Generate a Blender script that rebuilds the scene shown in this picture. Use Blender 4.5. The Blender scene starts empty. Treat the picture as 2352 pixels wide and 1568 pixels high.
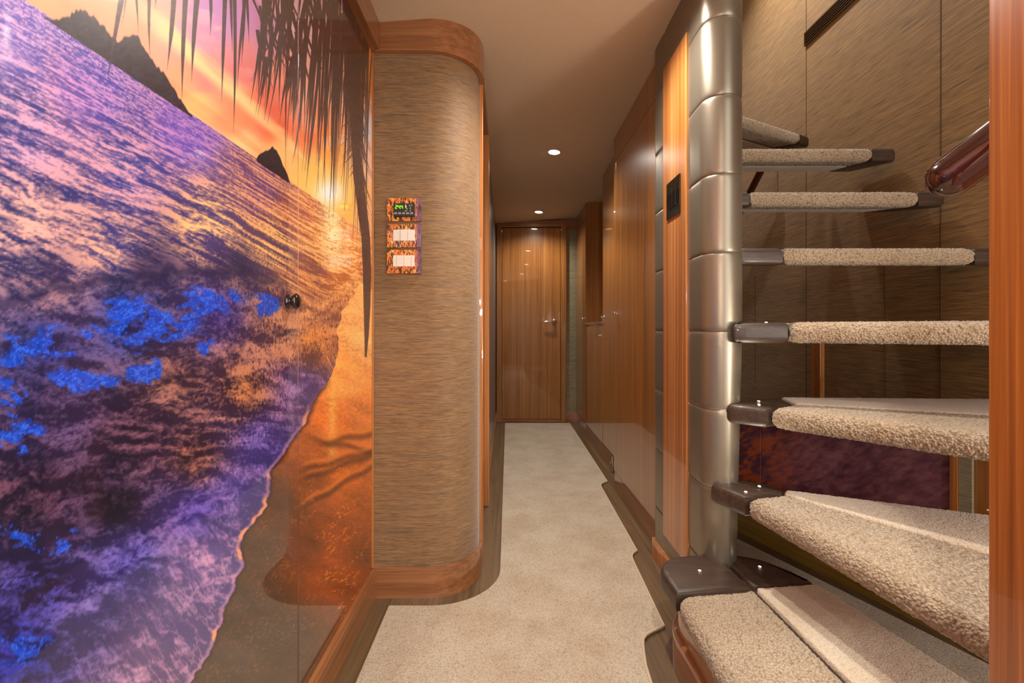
import bpy, bmesh, math, random
import numpy as np
from mathutils import Vector, Matrix
random.seed(7); rng = np.random.RandomState(11)
C = bpy.context.scene.collection
S = bpy.context.scene
PI = math.pi
# ------------------------------------------------------------------ camera
CH = 0.95                      # eye height
F = 2352 * 16.0 / 36.0         # focal length in photo pixels
VX, VY = 1165, 758             # where the corridor vanishes
cd = bpy.data.cameras.new('camera'); cam = bpy.data.objects.new('camera', cd); C.objects.link(cam)
cam.location = (0, 0, CH); cam.rotation_euler = (PI/2, 0, 0)
cd.lens = 16; cd.sensor_width = 36; cd.clip_start = 0.02
cd.shift_x = (1176-VX)/2352; cd.shift_y = -(784-VY)/2352
S.camera = cam
# ------------------------------------------------------------------ world, exposure
w = bpy.data.worlds.new('world'); S.world = w; w.use_nodes = True
w.node_tree.nodes['Background'].inputs[0].default_value = (1.0, .97, .93, 1)
w.node_tree.nodes['Background'].inputs[1].default_value = 2.3
S.view_settings.view_transform = 'Standard'; S.view_settings.look = 'None'
S.view_settings.gamma = 1; S.view_settings.use_curve_mapping = False
S.view_settings.exposure = 0.6
# ------------------------------------------------------------------ lights of the place, plus added unseen fill lamps
def ceil_z(x, y): return CH + 1.127 + .07*x - .005*y
LAMPS = [  # x, y, power of ceiling downlights
    (.335, 1.485, 52, True), (.298, 2.89, 32, True), (.300, 4.33, 26, True),
    (.30, .12, 46, False), (-.05, -1.0, 46, False)]  # these two are unseen, added to brighten the lobby
WELL = [(1.25, 2.62, 3.52, 45), (1.15, 2.30, 3.52, 15)]  # first lights the bright upper wall, second is added fill; both unseen
def spot(x, y, z, p, size=2.6, blend=.9, r=.03):
    l = bpy.data.lights.new('spot', 'SPOT'); l.energy = p; l.color = (1.0, .94, .85)
    l.spot_size = size; l.spot_blend = blend; l.shadow_soft_size = r
    o = bpy.data.objects.new('downlight_beam', l); C.objects.link(o); o.location = (x, y, z)
for x, y, p, vis in LAMPS: spot(x, y, ceil_z(x, y)-.02, p)
for x, y, z, p in WELL: spot(x, y, z-.03, p, 2.2)
FILL_LAMPS = [(-.36, -1.25, 1.25, 26), (-.33, -3.0, 1.2, 30), (1.53, -.08, .72, 34)]      # unseen lamps added behind the camera to fill lobby and lower stairs
for x, y, z, p in FILL_LAMPS:
    l = bpy.data.lights.new('fill_lamp_light', 'POINT'); l.energy = p; l.color = (1.0, .94, .85); l.shadow_soft_size = .07
    o = bpy.data.objects.new('fill_lamp_light', l); C.objects.link(o); o.location = (x, y, z)
# ------------------------------------------------------------------ helpers
def PX(x, y, Y):  return Vector(((x-VX)/F*Y, Y, CH-(y-VY)/F*Y))
def tag(o, label=None, cat=None, group=None, kind=None):
    if label: o['label'] = label
    if cat: o['category'] = cat
    if group: o['group'] = group
    if kind: o['kind'] = kind
    return o
def thing(name, label, cat, loc, group=None):
    o = bpy.data.objects.new(name, None); C.objects.link(o); o.location = loc; o.empty_display_size = .05
    return tag(o, label, cat, group)
def wloc(o):
    v = Vector((0, 0, 0))
    while o is not None: v = v + Vector(o.location); o = o.parent
    return v
def obj(name, bm, mat, parent=None, smooth=False, angle=None, label=None):
    bmesh.ops.recalc_face_normals(bm, faces=bm.faces[:])
    me = bpy.data.meshes.new(name)
    off = wloc(parent) if parent else None
    if parent is None and len(bm.verts):       # origin at the base centre
        xs = [v.co.x for v in bm.verts]; ys = [v.co.y for v in bm.verts]; zs = [v.co.z for v in bm.verts]
        off = Vector(((min(xs)+max(xs))/2, (min(ys)+max(ys))/2, min(zs)))
        loc = off
    else: loc = Vector((0, 0, 0))
    if off is not None:
        for v in bm.verts: v.co -= off
    for f in bm.faces: f.smooth = smooth or (angle is not None)
    if angle is not None:
        for e in bm.edges:
            if len(e.link_faces) == 2 and e.calc_face_angle(0) > angle: e.smooth = False
    bm.to_mesh(me); bm.free()
    o = bpy.data.objects.new(name, me); C.objects.link(o)
    me.materials.append(mat); o.location = loc
    if parent: o.parent = parent
    if label: o['label'] = label
    return o
def BM(): return bmesh.new()
def box(bm, x0, x1, y0, y1, z0, z1, bev=0, seg=2):
    b = bmesh.new()
    bmesh.ops.create_cube(b, size=1)
    for v in b.verts:
        v.co = Vector(((x0+x1)/2+v.co.x*(x1-x0), (y0+y1)/2+v.co.y*(y1-y0), (z0+z1)/2+v.co.z*(z1-z0)))
    if bev: bmesh.ops.bevel(b, geom=b.edges[:], offset=bev, segments=seg, affect='EDGES', profile=.5)
    merge(bm, b); return bm
def merge(bm, b):
    m = bpy.data.meshes.new('t'); b.to_mesh(m); b.free(); bm.from_mesh(m); bpy.data.meshes.remove(m)
def prism(bm, pts, z0, z1, bev=0, seg=4, ztop=None, topbev=None):
    b = bmesh.new()
    lo = [b.verts.new((p[0], p[1], z0)) for p in pts]
    hi = [b.verts.new((p[0], p[1], z1 if ztop is None else ztop(p[0], p[1]))) for p in pts]
    b.faces.new(lo[::-1]); b.faces.new(hi)
    n = len(pts)
    for i in range(n): b.faces.new((lo[i], lo[(i+1) % n], hi[(i+1) % n], hi[i]))
    bmesh.ops.recalc_face_normals(b, faces=b.faces[:])
    if bev:
        hs = set(hi); ls = set(lo)
        es = [e for e in b.edges if (e.verts[0] in hs and e.verts[1] in hs) or (not topbev and e.verts[0] in ls and e.verts[1] in ls)]
        bmesh.ops.bevel(b, geom=es, offset=bev, segments=seg, affect='EDGES', profile=.5)
    merge(bm, b); return bm
def wallstrip(bm, path, z0, z1, thick, closed_top=True):
    """a wall-like band following an XY path; thickness to the right-hand side of travel; z0/z1 numbers or functions"""
    n = len(path); P = [Vector(p[:2]) for p in path]; O = []
    for i in range(n):
        d = ((P[i]-P[i-1]).normalized() if i else Vector((0, 0))) + ((P[i+1]-P[i]).normalized() if i < n-1 else Vector((0, 0)))
        d.normalize(); nrm = Vector((d.y, -d.x))
        if 0 < i < n-1:
            c = nrm.dot(Vector(((P[i]-P[i-1]).normalized().y, -(P[i]-P[i-1]).normalized().x))); nrm = nrm/max(c, .3)
        O.append(P[i]+nrm*thick)
    zz = lambda f, p: f(p[0], p[1]) if callable(f) else f
    A = [bm.verts.new((p.x, p.y, zz(z0, p))) for p in P]; B = [bm.verts.new((p.x, p.y, zz(z1, p))) for p in P]
    D = [bm.verts.new((p.x, p.y, zz(z0, p))) for p in O]; E = [bm.verts.new((p.x, p.y, zz(z1, p))) for p in O]
    for i in range(n-1):
        bm.faces.new((A[i], A[i+1], B[i+1], B[i])); bm.faces.new((D[i+1], D[i], E[i], E[i+1]))
        bm.faces.new((B[i], B[i+1], E[i+1], E[i])); bm.faces.new((A[i+1], A[i], D[i], D[i+1]))
    bm.faces.new((A[0], B[0], E[0], D[0])); bm.faces.new((A[-1], D[-1], E[-1], B[-1]))
    return bm
def tube(bm, pts, r, n=20, cap=True, dome=False):
    pts = [Vector(p) for p in pts]; rs = [r]*len(pts) if not isinstance(r, (list, tuple)) else list(r)
    if dome:
        d0 = (pts[0]-pts[1]).normalized(); d1 = (pts[-1]-pts[-2]).normalized(); r0 = rs[0]; r1 = rs[-1]
        a = [(pts[0]+d0*r0*math.sin(t), r0*max(math.cos(t), .02)) for t in (1.55, 1.3, 1.0, .7, .4, .2)]
        c = [(pts[-1]+d1*r1*math.sin(t), r1*max(math.cos(t), .02)) for t in (.2, .4, .7, 1.0, 1.3, 1.55)]
        pts = [p for p, _ in a]+pts+[p for p, _ in c]; rs = [q for _, q in a]+rs+[q for _, q in c]
    rings = []; up = None
    for i, p in enumerate(pts):
        d = (pts[min(i+1, len(pts)-1)]-pts[max(i-1, 0)]).normalized()
        if up is None: up = d.orthogonal().normalized()
        up = (up-d*up.dot(d)).normalized(); s = d.cross(up)
        rings.append([bm.verts.new(p+(up*math.cos(2*PI*k/n)+s*math.sin(2*PI*k/n))*rs[i]) for k in range(n)])
    for a, c in zip(rings, rings[1:]):
        for k in range(n): bm.faces.new((a[k], a[(k+1) % n], c[(k+1) % n], c[k]))
    if cap: bm.faces.new(rings[0][::-1]); bm.faces.new(rings[-1])
    return bm
def lathe(bm, prof, loc, axis, n=28):
    """prof: (radius, distance along axis)"""
    axis = Vector(axis).normalized(); u = axis.orthogonal().normalized(); v = axis.cross(u); loc = Vector(loc)
    rings = [[bm.verts.new(loc+axis*h+(u*math.cos(2*PI*k/n)+v*math.sin(2*PI*k/n))*max(r, 1e-4)) for k in range(n)] for r, h in prof]
    for a, c in zip(rings, rings[1:]):
        for k in range(n): bm.faces.new((a[k], a[(k+1) % n], c[(k+1) % n], c[k]))
    bm.faces.new(rings[0][::-1]); bm.faces.new(rings[-1]); return bm
def arc(cx, cy, r, a0, a1, n=10):
    return [(cx+r*math.cos(math.radians(a0+(a1-a0)*i/n)), cy+r*math.sin(math.radians(a0+(a1-a0)*i/n))) for i in range(n+1)]
# ------------------------------------------------------------------ materials
def lin(c): return tuple(((v/255)/12.92 if v/255 <= .04045 else (((v/255)+.055)/1.055)**2.4) for v in c)+(1,)
class NT:
    def __init__(s, name):
        s.m = bpy.data.materials.new(name); s.m.use_nodes = True; s.t = s.m.node_tree; s.b = s.t.nodes['Principled BSDF']
    def n(s, kind, **kw):
        nd = s.t.nodes.new(kind)
        for k, v in kw.items():
            if k.startswith('i_'): nd.inputs[k[2:]].default_value = v
            elif k.startswith('n_'): nd.inputs[int(k[2:])].default_value = v
            else: setattr(nd, k, v)
        return nd
    def l(s, a, b): s.t.links.new(a, b)
    def coord(s, scale=(1, 1, 1), rot=(0, 0, 0), kind='Object'):
        tc = s.n('ShaderNodeTexCoord'); mp = s.n('ShaderNodeMapping'); s.l(tc.outputs[kind], mp.inputs[0])
        mp.inputs['Scale'].default_value = scale; mp.inputs['Rotation'].default_value = rot; return mp.outputs[0]
    def noise(s, vec, scale, detail=4, rough=.55, dist=0):
        nd = s.n('ShaderNodeTexNoise', i_Scale=scale, i_Detail=detail, i_Roughness=rough, i_Distortion=dist)
        s.l(vec, nd.inputs['Vector']); return nd.outputs[0]
    def ramp(s, fac, stops):
        r = s.n('ShaderNodeValToRGB'); s.l(fac, r.inputs[0]); e = r.color_ramp.elements
        while len(e) < len(stops): e.new(.5)
        for i, (p, c) in enumerate(stops): e[i].position = p; e[i].color = c if len(c) == 4 else lin(c)
        return r.outputs[0]
    def mix(s, fac, a, b, mode='MIX'):
        m = s.n('ShaderNodeMix', data_type='RGBA', blend_type=mode)
        for i, v in ((0, fac), (6, a), (7, b)):
            if hasattr(v, 'links'): s.l(v, m.inputs[i])
            else: m.inputs[i].default_value = v
        return m.outputs[2]
    def math(s, op, a, b=0.0):
        m = s.n('ShaderNodeMath', operation=op)
        for i, v in ((0, a), (1, b)):
            if hasattr(v, 'links'): s.l(v, m.inputs[i])
            else: m.inputs[i].default_value = v
        return m.outputs[0]
    def bump(s, h, strength=.3, dist=.002):
        b = s.n('ShaderNodeBump', i_Strength=strength, i_Distance=dist); s.l(h, b.inputs['Height']); s.l(b.outputs[0], s.b.inputs['Normal'])
    def set(s, **kw):
        for k, v in kw.items():
            i = s.b.inputs[k.replace('_', ' ')]
            if hasattr(v, 'links'): s.l(v, i)
            else: i.default_value = v
        return s
def plain(name, c, rough=.5, metal=0, coat=0, emit=0, ec=None):
    t = NT(name); t.set(Base_Color=lin(c), Roughness=rough, Metallic=metal, Coat_Weight=coat, Coat_Roughness=.03)
    if emit: t.set(Emission_Color=lin(ec or c), Emission_Strength=emit)
    return t.m
def wood(name, dark, mid, light, sc=(45, 45, 1.6), rough=.3, coat=.8, contrast=1.0):
    t = NT(name); v = t.coord(sc)
    n1 = t.noise(v, 1.0, 3, .6, .3)
    v2 = t.coord(tuple(a*5 for a in sc)); n2 = t.noise(v2, 1.0, 2, .5)
    v3 = t.coord(tuple(a*.18 for a in sc)); n3 = t.noise(v3, 1.0, 2, .5, 1.0)
    a = t.math('MULTIPLY', n1, .5); b = t.math('MULTIPLY', n2, .22); c = t.math('MULTIPLY', n3, .28)
    s_ = t.math('ADD', t.math('ADD', a, b), c)
    col = t.ramp(s_, [(.5-.17/contrast, dark), (.5, mid), (.5+.17/contrast, light)])
    t.set(Base_Color=col, Roughness=rough, Coat_Weight=coat, Coat_Roughness=.02); t.b.inputs['Coat IOR'].default_value = 1.5
    return t.m
M = {}
M['wood_v'] = wood('walnut_veneer_upright', (112, 66, 24), (146, 92, 40), (172, 116, 58), (60, 60, .9))
M['wood_o'] = wood('orange_teak_upright', (124, 70, 30), (176, 110, 54), (212, 146, 84), (110, 110, .9))
M['wood_p'] = wood('reddish_post_veneer', (104, 50, 14), (156, 86, 30), (196, 122, 54), (60, 60, .7), .3, .6)
M['wood_y'] = wood('walnut_along_y', (104, 62, 34), (142, 90, 54), (172, 116, 74), (50, 1.3, 50))
M['wood_x'] = wood('walnut_along_x', (104, 62, 34), (142, 90, 54), (172, 116, 74), (1.3, 50, 50))
M['dark_y'] = wood('dark_walnut_along_y', (66, 50, 33), (94, 73, 50), (118, 94, 66), (70, 1.5, 70), .32, .06)
M['dark_x'] = wood('dark_walnut_along_x', (70, 50, 36), (96, 70, 52), (120, 92, 70), (1.5, 70, 70), .35, .5)
M['cap'] = wood('dark_oak_cap', (38, 27, 21), (58, 42, 32), (80, 59, 46), (12, 170, 170), .46, .08)
M['mahog'] = plain('dark_mahogany', (58, 18, 12), .12, 0, 1.0)
M['gold'] = wood('golden_veneer', (110, 82, 30), (140, 106, 44), (160, 124, 60), (1, 1, 50), .25, .8)
def grass(name, sc, dark, mid, light, cool):
    t = NT(name); v = t.coord(sc); n1 = t.noise(v, 1.0, 4, .65, .15)
    n2 = t.noise(t.coord(tuple(a*.35 for a in sc)), 1.0, 3, .6)
    n3 = t.noise(t.coord(tuple(a*2.2 for a in sc)), 1.0, 2, .6)
    f = t.math('ADD', t.math('MULTIPLY', n1, .55), t.math('MULTIPLY', n3, .45))
    col = t.ramp(f, [(.36, dark), (.48, mid), (.62, light)])
    c2 = t.mix(t.ramp(n2, [(.50, (0, 0, 0)), (.62, (150, 150, 150))]), col, lin(cool))
    wv = t.noise(t.coord((900, 900, 900)), 1.0, 1)
    t.set(Base_Color=c2, Roughness=.62, Sheen_Weight=.25); t.b.inputs['Specular IOR Level'].default_value = .35
    t.bump(t.math('ADD', f, t.math('MULTIPLY', wv, .2)), .35, .0012); return t.m
M['paper_x'] = grass('grasscloth_pillar', (15, 15, 470), (82, 60, 38), (126, 95, 62), (156, 122, 84), (106, 92, 84))
M['paper_y'] = grass('grasscloth_stairwell', (7, 7, 260), (84, 60, 26), (136, 100, 48), (168, 128, 68), (106, 86, 52))
M['paper_far'] = grass('grasscloth_far', (9, 9, 200), (92, 84, 62), (130, 118, 90), (150, 138, 106), (112, 104, 86))
def leather():
    t = NT('silver_leather'); n = t.noise(t.coord((500, 500, 500)), 1, 3); n2 = t.noise(t.coord((30, 30, 400)), 1, 3)
    t.set(Base_Color=lin((142, 132, 116)), Metallic=.75, Roughness=.36)
    t.bump(t.math('ADD', n, n2), .10, .0008); return t.m
M['leather'] = leather()
def carpet(name, c0, c1, c2, scale=330, bs=.6, bd=.004, mott=1.0):
    t = NT(name); v = t.coord()
    vo = t.n('ShaderNodeTexVoronoi', i_Scale=scale); t.l(v, vo.inputs['Vector'])
    n1 = t.noise(v, scale*.8, 2); n2 = t.noise(v, 5.5, 4, .6)
    f = t.math('ADD', t.math('MULTIPLY', vo.outputs[0], .7), t.math('MULTIPLY', n1, .4))
    col = t.ramp(f, [(.15, c2), (.5, c1), (.95, c0)])
    m2 = t.ramp(n2, [(.36, (238, 230, 220)), (.62, (255, 255, 255))])
    col = t.mix(mott, col, m2, 'MULTIPLY')
    t.set(Base_Color=col, Roughness=.95, Sheen_Weight=.3); t.b.inputs['Specular IOR Level'].default_value = .1
    inv = t.math('SUBTRACT', 1.0, f); t.bump(inv, bs, bd); return t.m
M['floor_carpet'] = carpet('woven_floor_carpet', (148, 133, 113), (178, 163, 143), (196, 182, 164), 200, .5, .004)
M['stair_carpet'] = carpet('loop_stair_carpet', (104, 86, 66), (166, 146, 120), (192, 174, 147), 185, .9, .006, .7)
M['stair_carpet2'] = carpet('flat_stair_carpet', (176, 160, 138), (206, 190, 168), (220, 206, 186), 260, .5, .003, .8)
def ceiling_mat():
    t = NT('ceiling_fabric'); n = t.noise(t.coord((60, 600, 60)), 1, 2); n2 = t.noise(t.coord((600, 60, 60)), 1, 2)
    s_ = t.math('ADD', n, n2)
    col = t.ramp(t.math('MULTIPLY', s_, .5), [(.3, (190, 170, 145)), (.7, (204, 184, 157))])
    t.set(Base_Color=col, Roughness=.8); t.bump(s_, .15, .0006); return t.m
M['ceiling'] = ceiling_mat()
M['chrome'] = plain('chrome', (215, 215, 215), .08, 1)
M['knob'] = plain('smoked_dark_knob', (26, 18, 16), .12, .3, 1)
M['black'] = plain('black_plastic', (34, 32, 34), .35)
M['blackglass'] = plain('black_glass', (22, 22, 20), .06, 0, 1)
M['white'] = plain('white_plastic', (232, 224, 214), .35)
M['grey_btn'] = plain('grey_button', (150, 152, 156), .4)
M['green'] = plain('green_led', (120, 255, 20), .5, 0, 0, .8)
M['led'] = plain('led_spot', (255, 236, 200), .4, 0, 0, 22)
M['lamp'] = plain('lamp_lens', (255, 240, 214), .4, 0, 0, 16)
M['trimring'] = plain('lamp_ring', (210, 205, 195), .25, .6)
M['bronze'] = plain('bronze_vent', (84, 62, 38), .4, .4)
M['darkgap'] = plain('dark_gap', (22, 16, 12), .7)
M['greywall'] = plain('grey_blue_panel', (128, 128, 130), .3, .55)
# ------------------------------------------------------------------ the mural print
def _hash(ix, iy, seed):
    h = (ix.astype(np.int64)*374761393+iy.astype(np.int64)*668265263+seed*974634777) & 0xffffffff
    h = ((h ^ (h >> 13))*1274126177) & 0xffffffff
    return ((h ^ (h >> 16)) & 0xffff)/65535.0
def vnoise(x, y, seed=0):
    ix = np.floor(x); iy = np.floor(y); fx = x-ix; fy = y-iy; fx = fx*fx*(3-2*fx); fy = fy*fy*(3-2*fy)
    a = _hash(ix, iy, seed); b = _hash(ix+1, iy, seed); c = _hash(ix, iy+1, seed); d = _hash(ix+1, iy+1, seed)
    return (a*(1-fx)+b*fx)*(1-fy)+(c*(1-fx)+d*fx)*fy
def fbm(x, y, o=4, seed=0, g=.5):
    s = 0; a = 1; t = 0
    for k in range(o): s = s+a*vnoise(x, y, seed+k*17); t += a; a *= g; x = x*2.03+5.3; y = y*2.03+1.7
    return s/t
def sm(a, b, x): t = np.clip((x-a)/(b-a), 0, 1); return t*t*(3-2*t)
XW = -.479                      # plane of the mural wall
def u_of(x): return -XW*F/(VX-x)
def uz(x, y): u = u_of(x); return u, CH-(y-VY)*u/F
HOR = 1.277                     # height of the sea horizon in the print
SHP = [(829, 655), (800, 700), (785, 715), (775, 790), (762, 860), (722, 920), (690, 980), (648, 1040), (626, 1075), (622, 1130), (598, 1180), (560, 1225), (556, 1300), (528, 1370), (508, 1420), (485, 1500), (430, 1570), (380, 1650), (300, 1800)]
isl1 = [uz(*p) for p in [(100, 36), (112, 43), (125, 40), (140, 40), (158, 36), (175, 26), (190, 20), (205, 30), (222, 46), (240, 62), (258, 84), (270, 95), (284, 84), (300, 79), (318, 80), (328, 104), (345, 135), (362, 152), (385, 178), (402, 208), (412, 228), (425, 244), (442, 266)]]
isl2 = [uz(*p) for p in [(590, 361), (600, 354), (612, 345), (626, 337), (634, 347), (644, 362), (654, 388), (666, 418)]]
def prof(isl, u):
    a = np.array(isl); return np.interp(u, a[:, 0], a[:, 1], left=0, right=0)
# palm leaves: (x0,y0,x1,y1,bend,width) in the photo's pixels, converted below
leaves = []
lr = random.Random(3)
for x1, y1, x0, wd in [(246, 190, 300, 6.5), (262, 60, 292, 3.5), (356, 22, 372, 4), (280, 60, 300, 2), (318, 78, 305, 3.5), (345, 133, 350, 4.5), (346, 60, 346, 3), (383, 165, 402, 7), (418, 235, 432, 6.5), (440, 190, 462, 7), (482, 85, 474, 5), (509, 236, 520, 5.5), (536, 305, 536, 4.5), (534, 120, 528, 4), (555, 150, 562, 5), (545, 205, 575, 4), (572, 100, 560, 4), (604, 205, 600, 4.5), (575, 240, 630, 6)]:
    leaves.append((x0, -90, x1, y1, lr.uniform(-6, 6), wd))
for i in range(135):
    t = lr.random()**.8
    x1 = 585+t*255+lr.uniform(-14, 14)
    top = lr.choice([-60, -40, -20, 0, 30, 60, 90, 130])
    ymax = 270+(x1-585)*1.25
    y1 = lr.uniform(.45, 1.0)*ymax+lr.uniform(-20, 40)
    if y1 < top+90: y1 = top+90+lr.random()*80
    lean = lr.uniform(10, 55)*(1-.75*t)
    leaves.append((x1+lean, top, x1, y1, lr.uniform(-9, 9), lr.uniform(2.0, 4.6)*(1-.45*t)))
for i in range(30):             # crossing leaflets high in the crown
    x1 = lr.uniform(600, 790); y0 = lr.uniform(-60, 80)
    leaves.append((x1-lr.uniform(20, 60), y0, x1, y0+lr.uniform(90, 190), lr.uniform(-14, 4), lr.uniform(2, 4.5)))
for i in range(40):             # leaflets on the wall side of the trunk
    y0 = 20+i*9; x0 = 812+i*.35
    leaves.append((x0, y0, min(x0+lr.uniform(16, 42), 856), y0+lr.uniform(110, 190), lr.uniform(-10, -2), lr.uniform(1.2, 2.2)))
for i in range(26):             # ribs that join the trunk from the left, like a ladder
    y0 = -10+i*15
    leaves.append((806+i*.4, y0, 806+i*.4-lr.uniform(18, 46), y0+lr.uniform(26, 60), 8, lr.uniform(1.5, 3)))
trunk = [(790, -60, 9), (800, 60, 9), (807, 180, 9), (815, 300, 9), (822, 400, 11), (832, 480, 11), (840, 545, 10), (843, 620, 9.5), (843, 700, 8), (842, 770, 5), (840, 820, 2)]
def idw(x, y, pts, nc, p=3.2, sx=1.0):
    num = np.zeros(x.shape+(nc,)); den = np.zeros(x.shape)
    for q in pts:
        w_ = 1.0/(((x-q[0])*sx)**2+(y-q[1])**2+400.0)**(p/2)
        den += w_
        num += w_[..., None]*np.array(q[2:], float)
    return num/den[..., None]
SEAP = [(30,60,96,78,165,196,152,200),(200,200,66,58,150,180,130,192),(430,300,96,70,165,176,124,190),(60,300,48,48,118,202,152,184),(300,400,46,50,128,205,148,170),(600,430,96,60,112,226,152,120),(700,480,150,76,70,250,166,100),(760,520,196,92,40,255,196,110),(820,560,226,124,60,255,206,134),
 (60,520,44,44,96,222,166,156),(250,560,56,52,114,226,168,142),(480,520,60,52,108,255,190,124),(620,560,84,58,92,255,190,108),(100,650,32,34,78,150,110,124),(350,625,22,27,70,84,64,94),(550,620,34,34,76,116,84,96),(720,640,120,62,60,248,164,88),(790,640,190,96,50,255,186,110),
 (300,730,18,24,66,44,60,150),(100,780,20,24,64,60,60,130),(500,710,34,30,88,112,84,160),(640,760,62,40,62,200,134,100),(400,880,42,28,46,156,102,92),(560,900,46,28,42,200,124,80),(720,800,96,46,44,236,144,70),(700,890,60,42,100,156,116,180),
 (150,950,26,22,56,92,70,116),(300,1000,26,18,38,116,74,94),(450,1050,36,22,38,160,98,82),(610,1020,50,40,112,136,108,196),(60,1150,20,15,38,100,62,84),(250,1150,15,11,28,66,44,72),(460,1180,40,32,100,114,90,184),(540,1130,60,50,120,150,118,196),
 (100,1350,22,17,50,74,68,160),(300,1300,34,30,92,104,94,186),(200,1400,38,33,88,120,102,178),(50,1500,24,20,66,50,54,160),(400,1400,76,64,116,176,134,178),(350,1530,86,68,112,190,140,172),(480,1300,80,66,130,190,140,180)]
SKYP = [(0,-60,240,176,150),(60,10,244,172,130),(230,20,244,150,108),(330,60,240,150,112),(380,70,244,170,140),(450,80,226,150,178),(540,50,206,140,206),(480,10,200,140,206),(620,60,202,130,192),(560,170,228,120,120),(480,170,236,132,126),(420,180,248,160,118),(600,250,232,100,80),(650,285,236,92,58),(560,255,242,140,96),(450,240,255,200,122),(560,320,255,206,140),
 (640,355,252,196,124),(700,400,255,196,96),(700,320,244,112,58),(690,150,252,184,174),(700,50,252,214,224),(740,250,252,150,108),(760,340,252,160,74),(780,70,220,196,240),(790,200,255,222,192),(832,90,252,146,44),(838,190,250,152,64),(842,300,224,230,250),(846,380,244,196,184),(820,460,255,196,90),(640,180,248,150,130),(850,470,240,180,150)]
SANDP = [(800,720,244,168,96),(832,790,246,176,104),(775,830,250,150,70),(790,880,244,150,72),(830,950,206,114,52),(760,960,226,112,40),(715,1000,160,80,34),(700,1100,122,60,26),(800,1080,200,100,34),(842,1150,160,80,28),(700,1250,100,44,18),(780,1250,160,72,24),(842,1260,120,56,20),(760,1350,134,62,20),(640,1150,76,42,24),(600,1250,66,46,34),(560,1400,58,42,34),(650,1450,56,42,34),(500,1530,60,46,38)]
BLOBS = [(330,735,120,55),(470,690,80,34),(120,785,110,36),(28,890,34,90),(40,995,60,44),(330,850,40,46),(190,870,80,30),(110,1240,90,30),(40,1225,60,24),(600,700,40,26),(210,760,60,40),(480,790,26,26),(40,1490,90,40)]
def paint(U, Z):
    """the colour print as a function of the position on the wall"""
    x = VX+XW*F/U; y = VY-(Z-CH)*F/U
    A = lambda c: np.array(c, float)
    def mx(c, col, w_): c[:] = c*(1-w_[..., None])+A(col)*w_[..., None]
    k = sm(.45, 1.0, U)
    # sky
    hz = Z-HOR
    wx_ = (fbm(x/90, y/60, 3, 3)-.5)*60; wy_ = (fbm(x/80+9, y/50, 3, 4)-.5)*50
    sky = idw(x+wx_, y+wy_, SKYP, 3)
    st = fbm(U*3.0, Z*24+fbm(U*3, Z*5, 2, 5)*4, 4, 31)
    band = sm(.05, .075, hz-.02*st)*(1-sm(.085, .12, hz-.02*st))*sm(.55, .68, U)*(1-sm(1.15, 1.3, U))
    mx(sky, (255, 222, 150), band*sm(.3, .6, st)*.85)
    mx(sky, (222, 128, 84), sm(.5, .7, fbm(U*4, Z*40, 3, 8))*(1-sm(.02, .05, hz))*.35)
    mx(sky, (252, 206, 190), sm(.52, .66, fbm(x/70, y/40, 4, 13))*.45*sm(.1, .2, hz))
    sx, sz = 757, 442
    d = np.hypot((x-sx)*.8, (y-sz)*.85)
    mx(sky, (255, 196, 80), np.exp(-(d/62)**2)*.9); mx(sky, (255, 250, 210), np.exp(-(d/30)**2)); mx(sky, (255, 255, 250), np.exp(-(d/17)**2))
    # sea: ripples that widen away from the horizon
    yh = VY-(HOR-CH)*F/U; dh = np.maximum(y-yh, 0)
    s_ = 5+.060*dh; near = 1-.55*sm(450, 830, x)
    lnd = np.log(dh+34)
    X = (x-900)/(s_*2.6*near); V = lnd*20
    wob = fbm(x/140, y/110, 3, 7)*3
    n1 = fbm(X+wob*.5, V*.9+X*.95+wob*.9+(fbm(X*1.3, V*.5, 2, 66)-.5)*2.2, 5, 8, .58)
    n2 = 1-np.abs(2*fbm(X*2.6+4, V*1.9+X*1.9, 4, 19, .6)-1)
    n3 = fbm(x/9/near, y/6, 3, 77, .6)
    kk = (n1-.5)*3.0+(n2-.78)*1.3+(n3-.5)*.8+.46
    # shallow water: lace and swirls below the breaking wave
    yb = np.interp(x, [0, 60, 150, 250, 350, 450, 560, 640, 720, 830], [690, 668, 655, 640, 628, 612, 618, 650, 690, 660])
    yb = yb+(fbm(x/30, y*0, 4, 55)-.5)*36
    sh = sm(-8, 14, y-yb)
    qx = x/58+fbm(x/70, y/60, 3, 6)*1.3; qy = y/26+fbm(x/60+3, y/50, 3, 9)*1.6+x/95*sm(900, 1100, y)-x/170
    m1 = fbm(qx, qy, 5, 23, .62)
    lace = 1-np.abs(2*fbm(x/17/near+fbm(x/40, y/40, 2, 2)*1.2, y/9+x/34+fbm(x/30, y/30, 2, 1)*1.2, 4, 71, .6)-1)
    k2 = (m1-.5)*2.6+(n3-.5)*.9+(lace-.8)*1.1+.40-.13*sm(850, 1050, y)
    kk = np.clip(kk*(1-sh)+k2*sh, 0, 1)
    # foam along the shore
    xs = np.interp(y, [640]+[p_[1] for p_ in SHP], [850]+[p_[0] for p_ in SHP])+(fbm(y/26, y*0+3, 4, 12)-.5)*22
    ds = xs-x; wd = np.interp(y, [650, 850, 1000, 1200, 1568], [14, 42, 85, 170, 400])
    lf = np.clip(1-ds/wd, 0, 1)**.7*(ds > 0)*sm(740, 860, y)
    lx = (x*.8-y*.6); ly = (x*.6+y*.8)
    lace2 = 1-np.abs(2*fbm(lx/16/near+fbm(x/40, y/40, 2, 2)*1.1, ly/(17+.012*(y-800))+fbm(x/30, y/30, 2, 14)*1.1, 4, 72, .62)-1)
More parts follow.
